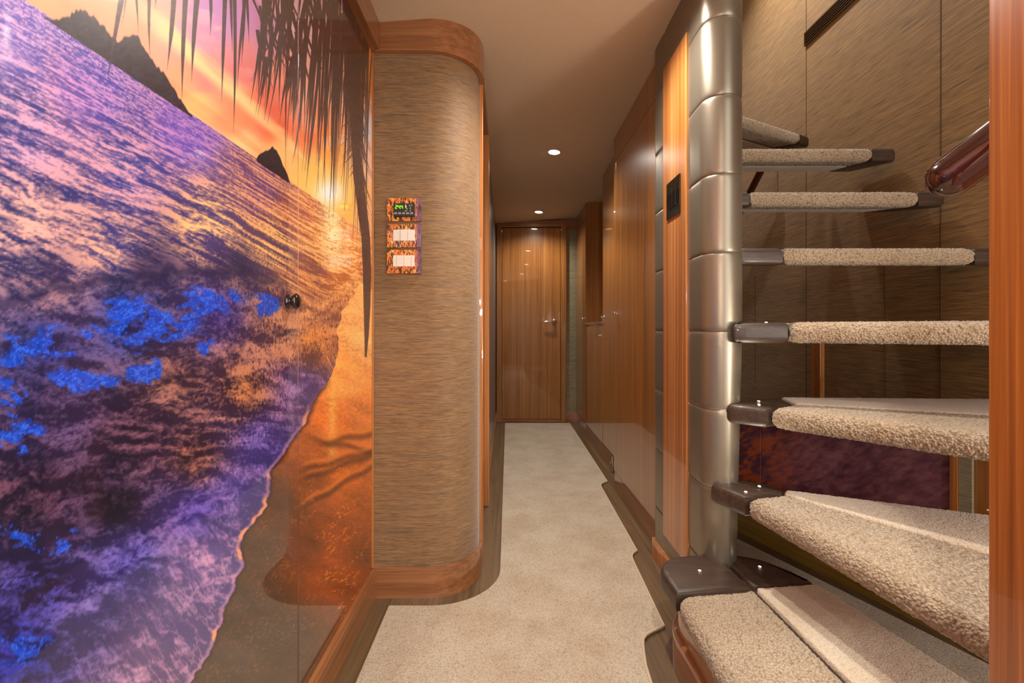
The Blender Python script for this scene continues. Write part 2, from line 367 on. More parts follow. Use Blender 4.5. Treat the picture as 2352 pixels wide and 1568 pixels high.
    kf = np.clip((lace2-.80)*2.2+(m1-.5)*2.2+(n3-.5)*.8+.16, 0, 1); kk = kk*(1-lf)+kf*lf
    base = idw(x+wx_*.5, y+wy_*.5, SEAP, 6)
    s = base[..., :3]*(1-kk[..., None])+base[..., 3:]*kk[..., None]
    crest = np.exp(-((y-yb-6)/13)**2)*(1-sm(600, 680, x)); mx(s, (22, 24, 62), crest*.6)
    bl = np.zeros(x.shape)
    for bx, by, rx, ry in BLOBS: bl = np.maximum(bl, np.exp(-(((x-bx)/rx)**2+((y-by)/ry)**2)))
    fo = fbm(qx*1.3, qy*1.2, 5, 47, .62)
    fm = sm(.62, .70, fo+bl*.22)*sm(.2, .45, bl)
    mx(s, (14, 66, 196), fm*.85); mx(s, (70, 120, 235), fm*sm(.84, .95, lace)*.5); mx(s, (16, 40, 120), fm*sm(.55, .42, n3) if False else fm*(1-sm(.34, .46, n3))*.5)
    pk = sm(.84, .95, lace2)*lf*sm(1050, 1250, y); mx(s, (216, 146, 180), pk*.22)
    rim = np.exp(-((ds-5)/5)**2)*sm(860, 1000, y); mx(s, (214, 150, 180), rim*.55); mx(s, (246, 156, 100), rim*sm(.55, .68, fbm(x/26, y/26, 2, 5))*.9)
    glit = np.exp(-((x-765)/26)**2)*(1-sm(40, 170, dh)); mx(s, (255, 236, 170), glit*sm(.45, .6, n2*.6+n3*.4)*.95)
    # sand
    sand = (ds < 0)&(y > yh+120)
    sd = idw(x, y, SANDP, 3)
    gr = fbm(x/4.5, y/3.5, 2, 9); q = fbm(x/60, y/26-x/60, 4, 33)
    sd = sd*(.74+.3*gr[..., None]+.44*q[..., None])
    gx = np.exp(-((x-(764+(y-860)*.0))/11)**2)*sm(840, 880, y)*(1-sm(1010, 1090, y)); mx(sd, (255, 184, 84), gx*(.35+.65*gr))
    for (xa, ya, xb, yb_) in [(690, 1098, 857, 1036), (686, 1165, 857, 1062), (720, 1003, 857, 1030), (740, 1010, 850, 990), (690, 1075, 800, 1045)]:
        yl = ya+(x-xa)/(xb-xa)*(yb_-ya)+3*np.sin(x/13); on = sm(xa-20, xa+40, x)
        mx(sd, (70, 28, 12), np.exp(-((y-yl-7)/8)**2)*on*.6); mx(sd, (250, 140, 50), np.exp(-((y-yl+5)/5)**2)*on*.5)
    rg = np.exp(-((x-775-(y-1150)*.05)/55)**2)*sm(1040, 1120, y)
    spk = sm(.60, .72, fbm(x/5, y/3.2+x/9, 3, 14))*sm(.42, .56, fbm(x/50, y/28+x/60, 3, 15)); mx(sd, (255, 140, 36), spk*(.25+.75*rg)*sm(1000, 1080, y)*.85)
    mx(sd, (44, 20, 22), np.exp(-(ds/7)**2)*.7*sm(860, 900, y))
    s = np.where(sand[..., None], sd, s)
    col = np.where((Z < HOR)[..., None], s, sky)
    for isl in (isl1, isl2):
        pz_ = prof(isl, U)+(vnoise(x/5, x*0, 8)-.5)*.006
        a = sm(-.0015, .0015, pz_-Z)*(Z > HOR-.004); col = col*(1-a[..., None])+(A((46, 30, 38))+(n3[..., None]-.5)*34)*a[..., None]
    # trunk and leaves
    tr = np.array(trunk); tx = np.interp(y, tr[:, 1], tr[:, 0]); tw = np.interp(y, tr[:, 1], tr[:, 2], right=0)
    mask = (1-sm(-1, 1, np.abs(x-tx)-tw))*(y < 825)
    x1d = x[0]
    for (x0, y0, xe, ye, bd, wd_) in leaves:
        lo = min(x0, xe)-wd_-abs(bd)-3; hi = max(x0, xe)+wd_+abs(bd)+3
        idx = np.where((x1d > lo)&(x1d < hi))[0]
        if len(idx) == 0: continue
        a, b = idx[0], idx[-1]+1
        yy = y[:, a:b]; xx = x[:, a:b]; t = (yy-y0)/(ye-y0); tc = np.clip(t, 0, 1)
        xc = x0+(xe-x0)*tc+bd*4*tc*(1-tc); ww = wd_*np.clip(1.15-tc, 0, 1)**.6*np.clip((1-t)*3, 0, 1)
        m = (1-sm(-.9, .9, np.abs(xx-xc)-ww))*(t > 0)*(t < 1)
        mask[:, a:b] = np.maximum(mask[:, a:b], m)
    lc = A((54, 36, 40))+A((44, 26, 18))*(n3[..., None]-.3)
    col = col*(1-mask[..., None]*.93)+lc*mask[..., None]*.93
    return np.clip(col, 0, 255)
def tolin(c):
    c = c/255.0; return np.where(c <= .04045, c/12.92, ((c+.055)/1.055)**2.4)
def print_mat(name, rough=.03):
    t = NT(name); a = t.n('ShaderNodeAttribute', attribute_name='print')
    t.set(Base_Color=a.outputs['Color'], Roughness=.35, Coat_Weight=1.0, Coat_Roughness=rough); t.b.inputs['Specular IOR Level'].default_value = .3; t.b.inputs['Coat IOR'].default_value = 1.55
    return t.m
M['print'] = print_mat('glass_over_colour_print')
MZ0, MZ1 = .104, 1.945
def print_panel(name, us, zs, front, back, func=paint, gain=1.0, parent=None, origin=None, place=None, mat=None):
    """a glass panel: dense front grid that carries the print, plus edges and back"""
    nu, nz = len(us), len(zs); U, Z = np.meshgrid(us, zs)
    col = tolin(func(U, Z))*gain
    place = place or (lambda U, Z, d: np.stack([np.full(U.shape, d), U, Z], -1))
    co = place(U, Z, front).reshape(-1, 3)
    cb = place(np.array([[us[0], us[-1], us[-1], us[0]]]), np.array([[zs[0], zs[0], zs[-1], zs[-1]]]), back).reshape(-1, 3)
    o3 = np.array(origin if origin is not None else (front, (us[0]+us[-1])/2, zs[0]))
    co = np.vstack([co, cb])-o3
    i = np.arange(nz*nu).reshape(nz, nu)
    q = np.stack([i[:-1, :-1], i[:-1, 1:], i[1:, 1:], i[1:, :-1]], -1).reshape(-1, 4)
    me = bpy.data.meshes.new(name); n4 = nz*nu
    c00, c10, c11, c01 = i[0, 0], i[0, -1], i[-1, -1], i[-1, 0]
    B0, B1, B2, B3 = n4, n4+1, n4+2, n4+3
    loops = [q.reshape(-1)]; tot = [np.full(len(q), 4)]
    for poly in ([B3, B2, B1, B0], list(i[0, ::-1])+[B0, B1], list(i[-1, :])+[B2, B3], list(i[:, 0])+[B3, B0], list(i[::-1, -1])+[B1, B2]):
        loops.append(np.array(poly)); tot.append(np.array([len(poly)]))
    loops = np.concatenate(loops).astype(np.int32); tot = np.concatenate(tot).astype(np.int32)
    me.vertices.add(len(co)); me.vertices.foreach_set('co', co.reshape(-1).astype(np.float32))
    me.loops.add(len(loops)); me.loops.foreach_set('vertex_index', loops)
    me.polygons.add(len(tot)); me.polygons.foreach_set('loop_start', np.concatenate([[0], np.cumsum(tot)[:-1]]).astype(np.int32)); me.polygons.foreach_set('loop_total', tot)
    me.update(calc_edges=True); me.validate()
    at = me.color_attributes.new('print', 'FLOAT_COLOR', 'POINT')
    cc = np.ones((len(co), 4), np.float32); cc[:n4, :3] = col.reshape(-1, 3); cc[n4:, :3] = .04
    at.data.foreach_set('color', cc.reshape(-1))
    me.materials.append(mat or M['print']); o = bpy.data.objects.new(name, me); C.objects.link(o)
    if parent is not None: o.parent = parent; o.location = Vector(o3)-wloc(parent)
    else: o.location = Vector(o3)
    return o
zs = np.arange(MZ0, MZ1+.0001, .0017)
SEAM1, SEAM2, MEND = .25, u_of(685), 1.612
g_ = .0012
pA = print_panel('mural_panel', np.linspace(-1.55, .25-g_, 60), zs, XW, XW-.010, func=lambda U, Z: paint(np.maximum(U, .30), Z))
tag(pA, 'glossy glass panel printed with violet sea, left of the knobbed mural door', 'mural panel')
dr = thing('mural_door', 'wide glossy glass door printed with sunset sea and islands, small dark knob near its right edge', 'door', (XW, (SEAM1+SEAM2)/2, MZ0))
print_panel('glass_leaf', np.concatenate([np.linspace(SEAM1+g_, .40, 30)[:-1], np.arange(.40, SEAM2-g_, .0010)]), zs, XW, XW-.010, parent=dr)
kz = 1.013; ky = u_of(662)
kb = BM(); lathe(kb, [(.016, 0), (.016, .003), (.009, .005), (.008, .009), (.013, .011), (.017, .015), (.017, .020), (.012, .024), (.003, .0255)], (XW, ky, kz), (1, 0, 0))
obj('knob', kb, M['knob'], dr, smooth=True, label='round dark glossy knob')
pC = print_panel('mural_panel', np.arange(SEAM2+g_, MEND, .0021), zs, XW, XW-.010)
tag(pC, 'narrow glossy glass panel printed with palm trunk, sun and orange sand, beside the grasscloth pillar', 'mural panel')
# ------------------------------------------------------------------ floor and ceiling
b = BM(); box(b, -.62, 1.72, -3.4, 4.80, -.06, 0); fl = obj('floor', b, M['dark_y']); tag(fl, kind='structure')
YC = 1.625                       # front of the grasscloth pillar
CR = .175                        # its corner radius
XP = -.112                       # its corridor side
b = BM()
cp = [(.384, -3.3), (.384, 1.22), (.389, 1.28), (.399, 1.33), (.406, 1.36), (.414, 1.3865), (.430, 1.408), (.4525, 1.424), (.478, 1.438), (.4985, 1.449), (.5126, 1.84), (.515, 1.875), (.520, 1.90), (.532, 1.925), (.553, 1.944), (.5637, 2.72), (.566, 2.755), (.573, 2.78), (.590, 2.808), (.622, 2.835), (.630, 4.615), (-.022, 4.615), (-.028, 1.86)]
cp += [(x, y) for x, y in arc(-.028-.235, 1.558+.235, .235, 0, -90, 12)]
cp += [(-.406, 1.558), (-.406, -3.3)]
prism(b, cp, 0, .010, .004, 2, topbev=True); cm = obj('floor_carpet', b, M['floor_carpet'])
tag(cm, 'pale beige woven carpet running along the corridor floor inside a dark walnut border', 'carpet')
# binding along the carpet's right edge
b = BM(); tube(b, [(x, y, .009) for x, y in cp[0:21]], .0045, 8)
obj('edge_binding', b, plain('carpet_binding', (186, 166, 140), .9), cm)
b = BM(); LW = lambda y: 1.908-.377*y             # line of the low wall beneath the stairs
sp2 = [(.62, .42), (LW(.42)-.10, .42)]+[(LW(y)-.085+.02*math.sin((y-.42)*2.2), y) for y in (.8, 1.2, 1.5, 1.8, 2.1, 2.4)]+[(.78, 2.4), (.78, 1.5), (.62, 1.5)]
prism(b, sp2, 0, .010, .003, 2, topbev=True); c2 = obj('floor_carpet', b, M['floor_carpet'])
tag(c2, 'pale carpet on the floor beneath the open stair treads, behind the silver column', 'carpet')
b = BM()
def ceil_face(x0, x1, y0, y1):
    v = [b.verts.new((x, y, ceil_z(x, y))) for x, y in ((x0, y0), (x1, y0), (x1, y1), (x0, y1))]
    t = [b.verts.new((x, y, ceil_z(x, y)+.05)) for x, y in ((x0, y0), (x1, y0), (x1, y1), (x0, y1))]
    b.faces.new(v); b.faces.new(t[::-1])
    for i in range(4): b.faces.new((v[i], v[(i+1) % 4], t[(i+1) % 4], t[i]))
ceil_face(-.60, .76, -1.2, 3.3); ceil_face(-.60, 1.40, 3.3, 4.80)
tag(obj('ceiling', b, M['ceiling']), kind='structure')
b = BM(); box(b, .70, 1.75, 2.2, 3.45, 3.60, 3.65); tag(obj('ceiling_stairwell', b, M['ceiling']), kind='structure')
# ------------------------------------------------------------------ left side
b = BM(); box(b, XW-.06, XW-.011, -3.4, YC+.2, 0, 2.2); tag(obj('wall_left', b, M['paper_x']), kind='structure')
pil = [(XW-.05, YC)]+arc(XP-CR, YC+CR, CR, -90, 0, 16)+[(XP, 1.84), (XW-.05, 1.84)]
b = BM(); prism(b, pil, 0, 2.2); tag(obj('wall_corner', b, M['paper_x'], angle=.5), kind='structure')
def offset_path(d): return [(XW+.001, YC-d)]+arc(XP-CR, YC+CR, CR+d, -90, 0, 16)+[(XP+d, 1.828)]
# column skirting and cornice
b = BM(); wallstrip(b, offset_path(.012), 0, .098, -.011); wallstrip(b, offset_path(.010), .098, .1055, -.009)
tag(obj('baseboard_corner', b, M['wood_x'], angle=.6), kind='structure')
b = BM(); wallstrip(b, offset_path(.018), 1.938, lambda x, y: ceil_z(x, y)+.002, -.017); wallstrip(b, offset_path(.021), 1.936, 1.946, -.02)
tag(obj('trim_corner_cornice', b, M['wood_x'], angle=.6), kind='structure')
b = BM(); wallstrip(b, [(XW+.028, -1.65), (XW+.028, YC-.02)], 1.938, lambda x, y: ceil_z(x, y)+.002, -.03)
wallstrip(b, [(XW+.014, -1.65), (XW+.014, YC-.018)], 1.934, 1.95, -.02); tag(obj('trim_left_cornice', b, M['wood_y']), kind='structure')
b = BM(); wallstrip(b, [(XW+.016, -1.65), (XW+.016, YC-.012)], 0, .092, -.028); wallstrip(b, [(XW+.012, -1.65), (XW+.012, YC-.012)], .092, .1035, -.024)
tag(obj('baseboard_left', b, M['wood_y']), kind='structure')
b = BM(); box(b, XW-.008, XW+.004, MEND+.0015, YC-.0005, .106, 1.935, .001); tag(obj('trim_mural_edge', b, M['wood_o']), kind='structure')
# corridor door on the left, its casing and the wall beyond
b = BM(); box(b, -.32, XP+.001, 1.842, 2.50, 2.02, 2.2); box(b, -.32, -.16, 1.842, 2.50, 0, 2.02)
tag(obj('wall_left_corridor', b, M['wood_v']), kind='structure')
b = BM(); box(b, -.30, -.118, 2.50, 4.78, 0, 2.2); tag(obj('wall_left_far', b, M['greywall']), kind='structure')
d2 = thing('door_2', None, None, (-.13, 2.15, 0)); d2['kind'] = 'structure'
b = BM(); box(b, -.155, -.128, 1.862, 2.45, .01, 2.0, .002); obj('door_leaf', b, M['wood_v'], d2)
for y0, y1 in ((1.829, 1.862), (2.45, 2.50)):
    b = BM(); box(b, -.158, -.097, y0, y1, 0, 2.035, .004); obj('door_jamb', b, M['wood_o'], d2)
b = BM(); box(b, -.158, -.099, 1.862, 2.45, 2.0, 2.035, .003); obj('door_head', b, M['wood_y'], d2)
b = BM(); wallstrip(b, [(-.106, 2.501), (-.106, 4.68)], 0, .10, -.013); tag(obj('baseboard_left_far', b, M['wood_y']), kind='structure')
# ------------------------------------------------------------------ end of the corridor
YD = 4.70
b = BM(); box(b, -.30, 1.4, YD+.01, YD+.10, 0, 2.2); tag(obj('wall_back', b, M['paper_far']), kind='structure')
d1 = thing('door_1', None, None, (.25, YD, 0)); d1['kind'] = 'structure'
b = BM(); box(b, -.052, .548, YD-.012, YD+.006, .034, 2.003, .002); obj('door_leaf', b, M['wood_v'], d1)
for x0, x1 in ((-.110, -.054), (.550, .607)):
    b = BM(); box(b, x0, x1, YD-.035, YD+.008, 0, 2.01, .004); obj('door_jamb', b, M['wood_v'], d1)
b = BM(); box(b, -.110, .607, YD-.037, YD+.008, 2.008, 2.075, .004); obj('door_head', b, M['wood_x'], d1)
b = BM(); box(b, -.054, .550, YD-.03, YD+.008, 0, .030, .003); obj('threshold', b, M['wood_x'], d1)
b = BM(); hx = PX(1273, 738, YD-.012)
lathe(b, [(.026, 0), (.026, .006), (.013, .010), (.011, .04), (.004, .045)], (hx.x, YD-.012, hx.z), (0, -1, 0))
tube(b, [(hx.x, YD-.052, hx.z), (hx.x-.03, YD-.056, hx.z+.001), (hx.x-.105, YD-.052, hx.z-.002)], [.010, .008, .006], 14, dome=True)
obj('door_handle', b, M['chrome'], d1, smooth=True)
b = BM(); box(b, .609, .72, YD-.004, YD+.008, 0, .10, .002); tag(obj('baseboard_back', b, M['wood_x']), kind='structure')
b = BM(); box(b, .609, .72, YD-.004, YD+.008, 1.985, 2.09, .002); tag(obj('trim_back_cornice', b, M['wood_x']), kind='structure')
# ------------------------------------------------------------------ right side cabinets
def knob(loc, parent, axis=(-1, 0, 0)):
    b = BM(); lathe(b, [(.015, 0), (.015, .003), (.006, .006), (.006, .014), (.012, .018), (.013, .023), (.008, .028), (.002, .029)], loc, axis, 20)
    return obj('knob', b, M['chrome'], parent, smooth=True)
def wardrobe(name, label, X, y0, y1, depth, ytop, zb=.105, kn=None, seams=(), cornice=True, ztop=None):
    t = thing(name, label, 'cabinet', (X+.05, (y0+y1)/2, 0), 'walnut cabinets along the right wall')
    zt = (lambda x, y: ceil_z(x, y)-.0015) if ztop is None else (lambda x, y: ztop)
    b = BM(); prism(b, [(X+.008, y0), (X+depth, y0), (X+depth, y1), (X+.008, y1)], 0, 2, ztop=zt); obj('carcass', b, M['wood_v'], t)
    b = BM(); wallstrip(b, [(X+.004, y0), (X+.004, y1)], 0, zb-.006, .0035); obj('plinth', b, M['wood_y'], t)
    top = 1.955 if cornice else ztop-.02
    if cornice:
        b = BM(); wallstrip(b, [(X+.002, y0), (X+.002, y1)], 1.96, lambda x, y: ceil_z(x, y)-.002, .0055); obj('cornice_board', b, M['wood_v'], t)
    ys = [y0]+list(seams)+[y1]; doors = []
    for a, c in zip(ys, ys[1:]):
        b = BM(); box(b, X, X+.0078, a+.0012, c-.0012, zb, top, .001); d = obj('cabinet_door' if c-a > .1 else 'stile', b, M['wood_v'], t); doors.append(d)
    if kn: knob((X, kn[0], kn[1]), doors[kn[2]])
    return t
wardrobe('wardrobe', 'tall glossy walnut wardrobe next to the silver padded partition, chrome knob', .645, 1.905, 2.752, .095, 0, seams=(2.70,), kn=(2.645, 1.045, 0))
wardrobe('wardrobe', 'narrow tall walnut wardrobe set back between the nearest wardrobe and the open niche', .713, 2.754, 3.398, .30, 0, kn=(3.335, 1.043, 0))
nc = wardrobe('low_cabinet', 'low walnut cabinet beneath the open niche near the corridor end, one chrome knob', .711, 3.40, 4.135, .35, 0, kn=(3.437, .907, 0), cornice=False, ztop=1.0)
b = BM(); box(b, .702, 1.065, 3.40, 4.136, 1.0, 1.016, .002); obj('shelf_top', b, M['wood_y'], nc)
wardrobe('end_cabinet', 'tall walnut cabinet at the corridor end beside the far door', .711, 4.138, 4.695, .35, 0, kn=(4.16, 1.053, 0))
b = BM(); box(b, 1.067, 1.09, 3.39, 4.70, 0, 2.2); tag(obj('wall_niche', b, M['wood_v']), kind='structure')
b = BM(); box(b, .700, .712, 3.03, 3.055, .005, .105, .003); lathe(b, [(.008, 0), (.008, .012), (.003, .014)], (.700, 3.042, .06), (-1, 0, 0), 16)
tag(obj('door_catch', b, M['chrome'], angle=.5), 'small chrome door catch low on the skirting near the wardrobe corner', 'door catch')
# ------------------------------------------------------------------ silver padded partition
XF, CX, CY, R = .612, .676, 1.448, .064
seamz = [1.912-.2415*k for k in range(8)]
part_ = thing('padded_partition', 'silver leather padded partition with a rounded column end and a walnut inset, beside the stairs', 'partition', (CX, 1.65, 0))
profp = [(XF, y) for y in np.linspace(1.903, CY, 40)]+arc(CX, CY, R, 180, 360, 36)[1:]+[(CX+R, y) for y in np.linspace(CY, 1.903, 8)[1:]]
def pad(z0, z1, pinch0=True, pinch1=True):
    n = len(profp); P = [Vector(p) for p in profp]; N = []
    for i in range(n):
        d = (P[min(i+1, n-1)]-P[max(i-1, 0)]).normalized(); N.append(Vector((-d.y, d.x))*-1)
    N = [(-v if (v.x > 0) == (p.x < CX) and abs(v.x) > .3 else v) for v, p in zip(N, P)]
    bm = BM(); rows = []
    nz = 26
    for j in range(nz+1):
        t = j/nz; t = .5-.5*math.cos(PI*t)
        z = z0+(z1-z0)*t
        off = 0
        if pinch0: off -= .0028*math.exp(-((z-z0)/.0035))+.0016*math.exp(-((z-z0)/.018))
        if pinch1: off -= .0028*math.exp(-((z1-z)/.0035))+.0016*math.exp(-((z1-z)/.018))
        row = []
        for i in range(n):
            o = off
            if P[i].x < XF+.001 and P[i].y > 1.48:
                for ye in (1.546, 1.777): o -= .0030*math.exp(-abs(P[i].y-ye)/.02)
                o -= .006*math.exp(-abs(P[i].y-1.903)/.012)
            tp = .019*max(0, min(1, (.95-z)/.75))*max(0, N[i].x) if P[i].y < 1.6 else 0
            q = P[i]+N[i]*(o-tp); row.append(bm.verts.new((q.x, q.y, z)))
        rows.append(row)
    for a, c in zip(rows, rows[1:]):
        for i in range(n-1): bm.faces.new((a[i], a[i+1], c[i+1], c[i]))
        bm.faces.new((a[-1], a[0], c[0], c[-1]))
    bm.faces.new(rows[0][::-1]); bm.faces.new(rows[-1])
    return bm
edges = [2.115]+seamz+[.086]
for k in range(len(edges)-1):
    lo, hi = edges[k+1], edges[k]
    if hi-lo < .03: continue
    obj('leather_pad', pad(lo, hi, k < len(edges)-2, k > 0), M['leather'], part_, angle=1.0)
b = BM(); box(b, XF-.004, XF+.02, 1.546, 1.777, .155, 1.962, .0015); obj('wood_inset', b, M['wood_o'], part_, label='upright orange-brown wood panel')
b = BM(); prism(b, [(XF-.006, 1.905), (XF-.006, 1.46)]+arc(CX, CY, R+.003, 190, 350, 14)+[(CX+R, 1.905)], 0, .086, .004, 3, topbev=True); obj('plinth', b, M['wood_o'], part_, angle=.6)
sw = thing('switch_plate', 'black glass square switch plate on the walnut inset of the silver partition', 'light switch', (XF-.004, 1.659, 1.365))
b = BM(); box(b, XF-.0095, XF-.0042, 1.594, 1.723, 1.364, 1.500, .0015); obj('plate', b, M['blackglass'], sw)
for y in (1.640, 1.676):
    b = BM(); box(b, XF-.0125, XF-.0095, y-.016, y+.016, 1.398, 1.466, .0012); obj('rocker', b, M['blackglass'], sw)
# ------------------------------------------------------------------ pillar controls
def plate_paint(seed):
    def f(U, Z):
        n = fbm(U*120+seed, Z*45, 4, 50+seed, .6); m = fbm(U*330, Z*120+U*60, 3, 60+seed, .6); k = np.clip((U+.4276)/.1216, 0, 1)
        c = np.array((236, 128, 48.))*np.ones(U.shape+(3,))
        def mx(cc, w_): c[:] = c*(1-w_[..., None])+np.array(cc, float)*w_[..., None]
        mx((255, 196, 104), sm(.5, .65, n)); mx((70, 30, 26), sm(.52, .62, m)*.85)
        mx((96, 60, 120), sm(.78, .95, k)*(.8)); mx((54, 26, 24), sm(.58, .7, fbm(U*170, Z*60, 3, 70+seed)))
        return np.clip(c, 0, 255)
    return f
pm = print_mat('printed_plate_gloss', .08)
def wallplate(name, label, z0, z1, seed, cat, group=None):
    t = thing(name, label, cat, (-.367, YC, z0), group)
    us = np.arange(-.4276, -.3056, .0011); zz = np.arange(z0, z1, .0011)
    print_panel('plate', us, zz, YC-.009, YC+.0, func=plate_paint(seed), parent=t, origin=(-.367, YC-.009, z0), place=lambda U, Z, d: np.stack([U, np.full(U.shape, d), Z], -1), mat=pm)
    return t
def pz(y): return CH-(y-VY)/F*(YC-.01)
def pxx(x): return (x-VX)/F*(YC-.01)
t1 = wallplate('thermostat', 'thermostat with green digits on a sunset-printed plate, topmost of three on the pillar', 1.3372, 1.4195, 1, 'thermostat')
b = BM(); box(b, pxx(905), pxx(953.5), YC-.018, YC-.0092, pz(498), pz(468), .0015); mod = obj('display_module', b, M['black'], t1)
SEG = {'2': 'abged', '4': 'fgbc'}
def digit(bm, ch, x, z, w_, h_, y):
    s = .0009
    seg = {'a': (x, x+w_, z+h_-s, z+h_+s), 'g': (x, x+w_, z+h_/2-s, z+h_/2+s), 'd': (x, x+w_, z-s, z+s), 'b': (x+w_-s, x+w_+s, z+h_/2, z+h_), 'c': (x+w_-s, x+w_+s, z, z+h_/2), 'f': (x-s, x+s, z+h_/2, z+h_), 'e': (x-s, x+s, z, z+h_/2)}
    for k in SEG[ch]: a = seg[k]; box(bm, a[0], a[1], y-.0006, y, a[2], a[3])
b = BM(); box(b, pxx(908), pxx(928.5), YC-.0186, YC-.0179, pz(482), pz(471.5)); obj('screen', b, M['blackglass'], mod)
b = BM(); yy = YC-.0187
for i, ch in enumerate('244'): digit(b, ch, pxx(909.5+i*6.4), pz(480.5), .0058, .0118, yy)
box(b, pxx(921.2), pxx(922.1), yy-.0006, yy, pz(481), pz(480))
obj('digits', b, M['green'], mod)
for i in range(5):
    b = BM(); box(b, pxx(906.5+i*9.2), pxx(913+i*9.2), YC-.0192, YC-.0179, pz(493), pz(489), .0004); obj('button', b, M['grey_btn'], mod)
b = BM()
for x, y in ((936.5, 481.5), (947, 472.5)): lathe(b, [(.0013, 0), (.0013, .0008)], (pxx(x), YC-.0179, pz(y)), (0, -1, 0), 10)
obj('indicator_light', b, M['green'], mod)
b = BM(); 
for x0, y0, x1, y1 in ((932, 471, 934, 479), (931, 485, 936, 486), (940, 472, 944, 473), (942, 476, 945, 477), (942, 480, 945, 481), (942, 484.5, 945, 485.5), (933.4, 474, 935, 480)): box(b, pxx(x0), pxx(x1), YC-.0184, YC-.0179, pz(y1), pz(y0))
obj('marking', b, M['white'], mod)
t2 = wallplate('switch_plate', 'sunset-printed plate with three white rocker switches, middle of three on the pillar', 1.2437, 1.3265, 2, 'light switch')
for x0, x1, a in ((903.5, 919.5, .003), (920, 936, .0), (936.5, 952.8, .0)):
    b = BM(); box(b, pxx(x0), pxx(x1), YC-.0135+a*.5, YC-.0092, pz(553), pz(527.5), .0008); obj('rocker', b, M['white'], t2)
t3 = wallplate('switch_plate', 'sunset-printed plate with four white rockers, lowest of three on the pillar', 1.1517, 1.2354, 3, 'light switch')
for x0, x1 in ((903, 910.3), (910.8, 927.2), (927.7, 944.3), (944.8, 952)):
    b = BM(); box(b, pxx(x0), pxx(x1), YC-.0135, YC-.0092, pz(612), pz(586.5), .0008); obj('rocker', b, M['white'], t3)
# ------------------------------------------------------------------ stairwell walls
b = BM(); box(b, 1.63, 1.72, -.2, 3.45, 0, 3.62); wr = tag(obj('wall_right', b, M['paper_y']), kind='structure')
b = BM(); box(b, 1.03, 1.72, 3.30, 3.38, 0, 3.62); box(b, .74, 1.03, 3.30, 3.38, 2.2, 3.62); tag(obj('wall_stairwell_end', b, M['paper_y']), kind='structure')
b = BM(); box(b, .72, .76, -.2, 3.38, 2.16, 3.62); tag(obj('wall_stairwell_upper', b, M['paper_y']), kind='structure')
b = BM(); box(b, .72, 1.72, .26, .36, 2.3, 3.62); tag(obj('wall_stairwell_near', b, M['paper_y']), kind='structure')
b = BM(); box(b, .64, .72, -3.4, -1.0, 0, 2.2); tag(obj('wall_right_near', b, M['wood_o']), kind='structure')
b = BM(); box(b, -.54, .72, -3.46, -3.40, 0, 2.2); tag(obj('wall_behind', b, M['paper_x']), kind='structure')
b = BM(); box(b, -.54, .72, -1.24, -1.20, 1.94, 2.2); tag(obj('trim_reflection_block', b, M['wood_x']), kind='structure')  # unseen beam added to keep skylight out of the far door's reflection
b = BM()
for px_ in (1852, 2161): 
    Y = 1.63*F/(px_-VX); box(b, 1.6285, 1.6305, Y-.0013, Y+.0013, .02, 3.55)
for Y, z0, z1 in ((1.963, .6, 1.30), (2.99, .6, 1.30)): box(b, 1.6285, 1.6305, Y-.001, Y+.001, z0, z1)
tag(obj('trim_wall_joint', b, plain('joint_line', (70, 50, 28), .7)), kind='structure')  # thin dark seams between wallpaper lengths
b = BM(); box(b, 1.605, 1.6298, 2.335, 2.405, .25, .965, .003); tag(obj('trim_wall_batten', b, M['wood_o']), kind='structure')
# bent grain is real perspective; the long air grille
vt = thing('air_vent', 'long slatted bronze air grille high on the stairwell wall', 'air vent', (1.63, 2.05, 2.497))
b = BM(); box(b, 1.6262, 1.6298, 1.60, 2.485, 2.497, 2.570, .001); obj('backing', b, M['darkgap'], vt)
b = BM()
for z0, z1 in ((2.497, 2.502), (2.565, 2.570)): box(b, 1.620, 1.6264, 1.60, 2.485, z0, z1)
box(b, 1.620, 1.6264, 2.480, 2.485, 2.502, 2.565); obj('frame', b, M['bronze'], vt)
for i in range(5):
    b = BM(); z = 2.510+i*.0122; box(b, 1.619, 1.6262, 1.60, 2.479, z, z+.0045, .001); obj('slat', b, M['bronze'], vt)
# low wall beneath the stairs, its mirror reflection painted on as a print
def low(s):                      # s metres along, starting behind the column
    d = Vector((.377, -1)).normalized(); return (1.02+d.x*s, 2.355+d.y*s)
def seg(b, s0, s1, z0, z1a, z1b, th, off=0):
    p0, p1 = low(s0), low(s1); nx, ny = (-.9357, -.3528)
    q = [(p0[0]+nx*off, p0[1]+ny*off), (p1[0]+nx*off, p1[1]+ny*off), (p1[0]+nx*(off-th), p1[1]+ny*(off-th)), (p0[0]+nx*(off-th), p0[1]+ny*(off-th))]
    lo = [b.verts.new((x, y, z0)) for x, y in q]; hi = [b.verts.new((q[i][0], q[i][1], (z1a, z1b, z1b, z1a)[i])) for i in range(4)]
    b.faces.new(lo); b.faces.new(hi[::-1])
    for i in range(4): b.faces.new((lo[i], hi[i], hi[(i+1) % 4], lo[(i+1) % 4]))
def s_at(px):                    # where the low wall is crossed by the sight line of a photo column
    k = (px-VX)/F; Y = 1.908/(k+.377); return (2.355-Y)*math.hypot(.377, 1)/1.0
S1, S2, S3 = s_at(2183), s_at(2202), s_at(2233)
top = lambda s: .495+.115*s
b = BM(); seg(b, 0, 1.75, 0, top(0)-.01, top(1.75)-.01, .04, -.012); tag(obj('wall_under_stairs', b, M['wood_v']), kind='structure')
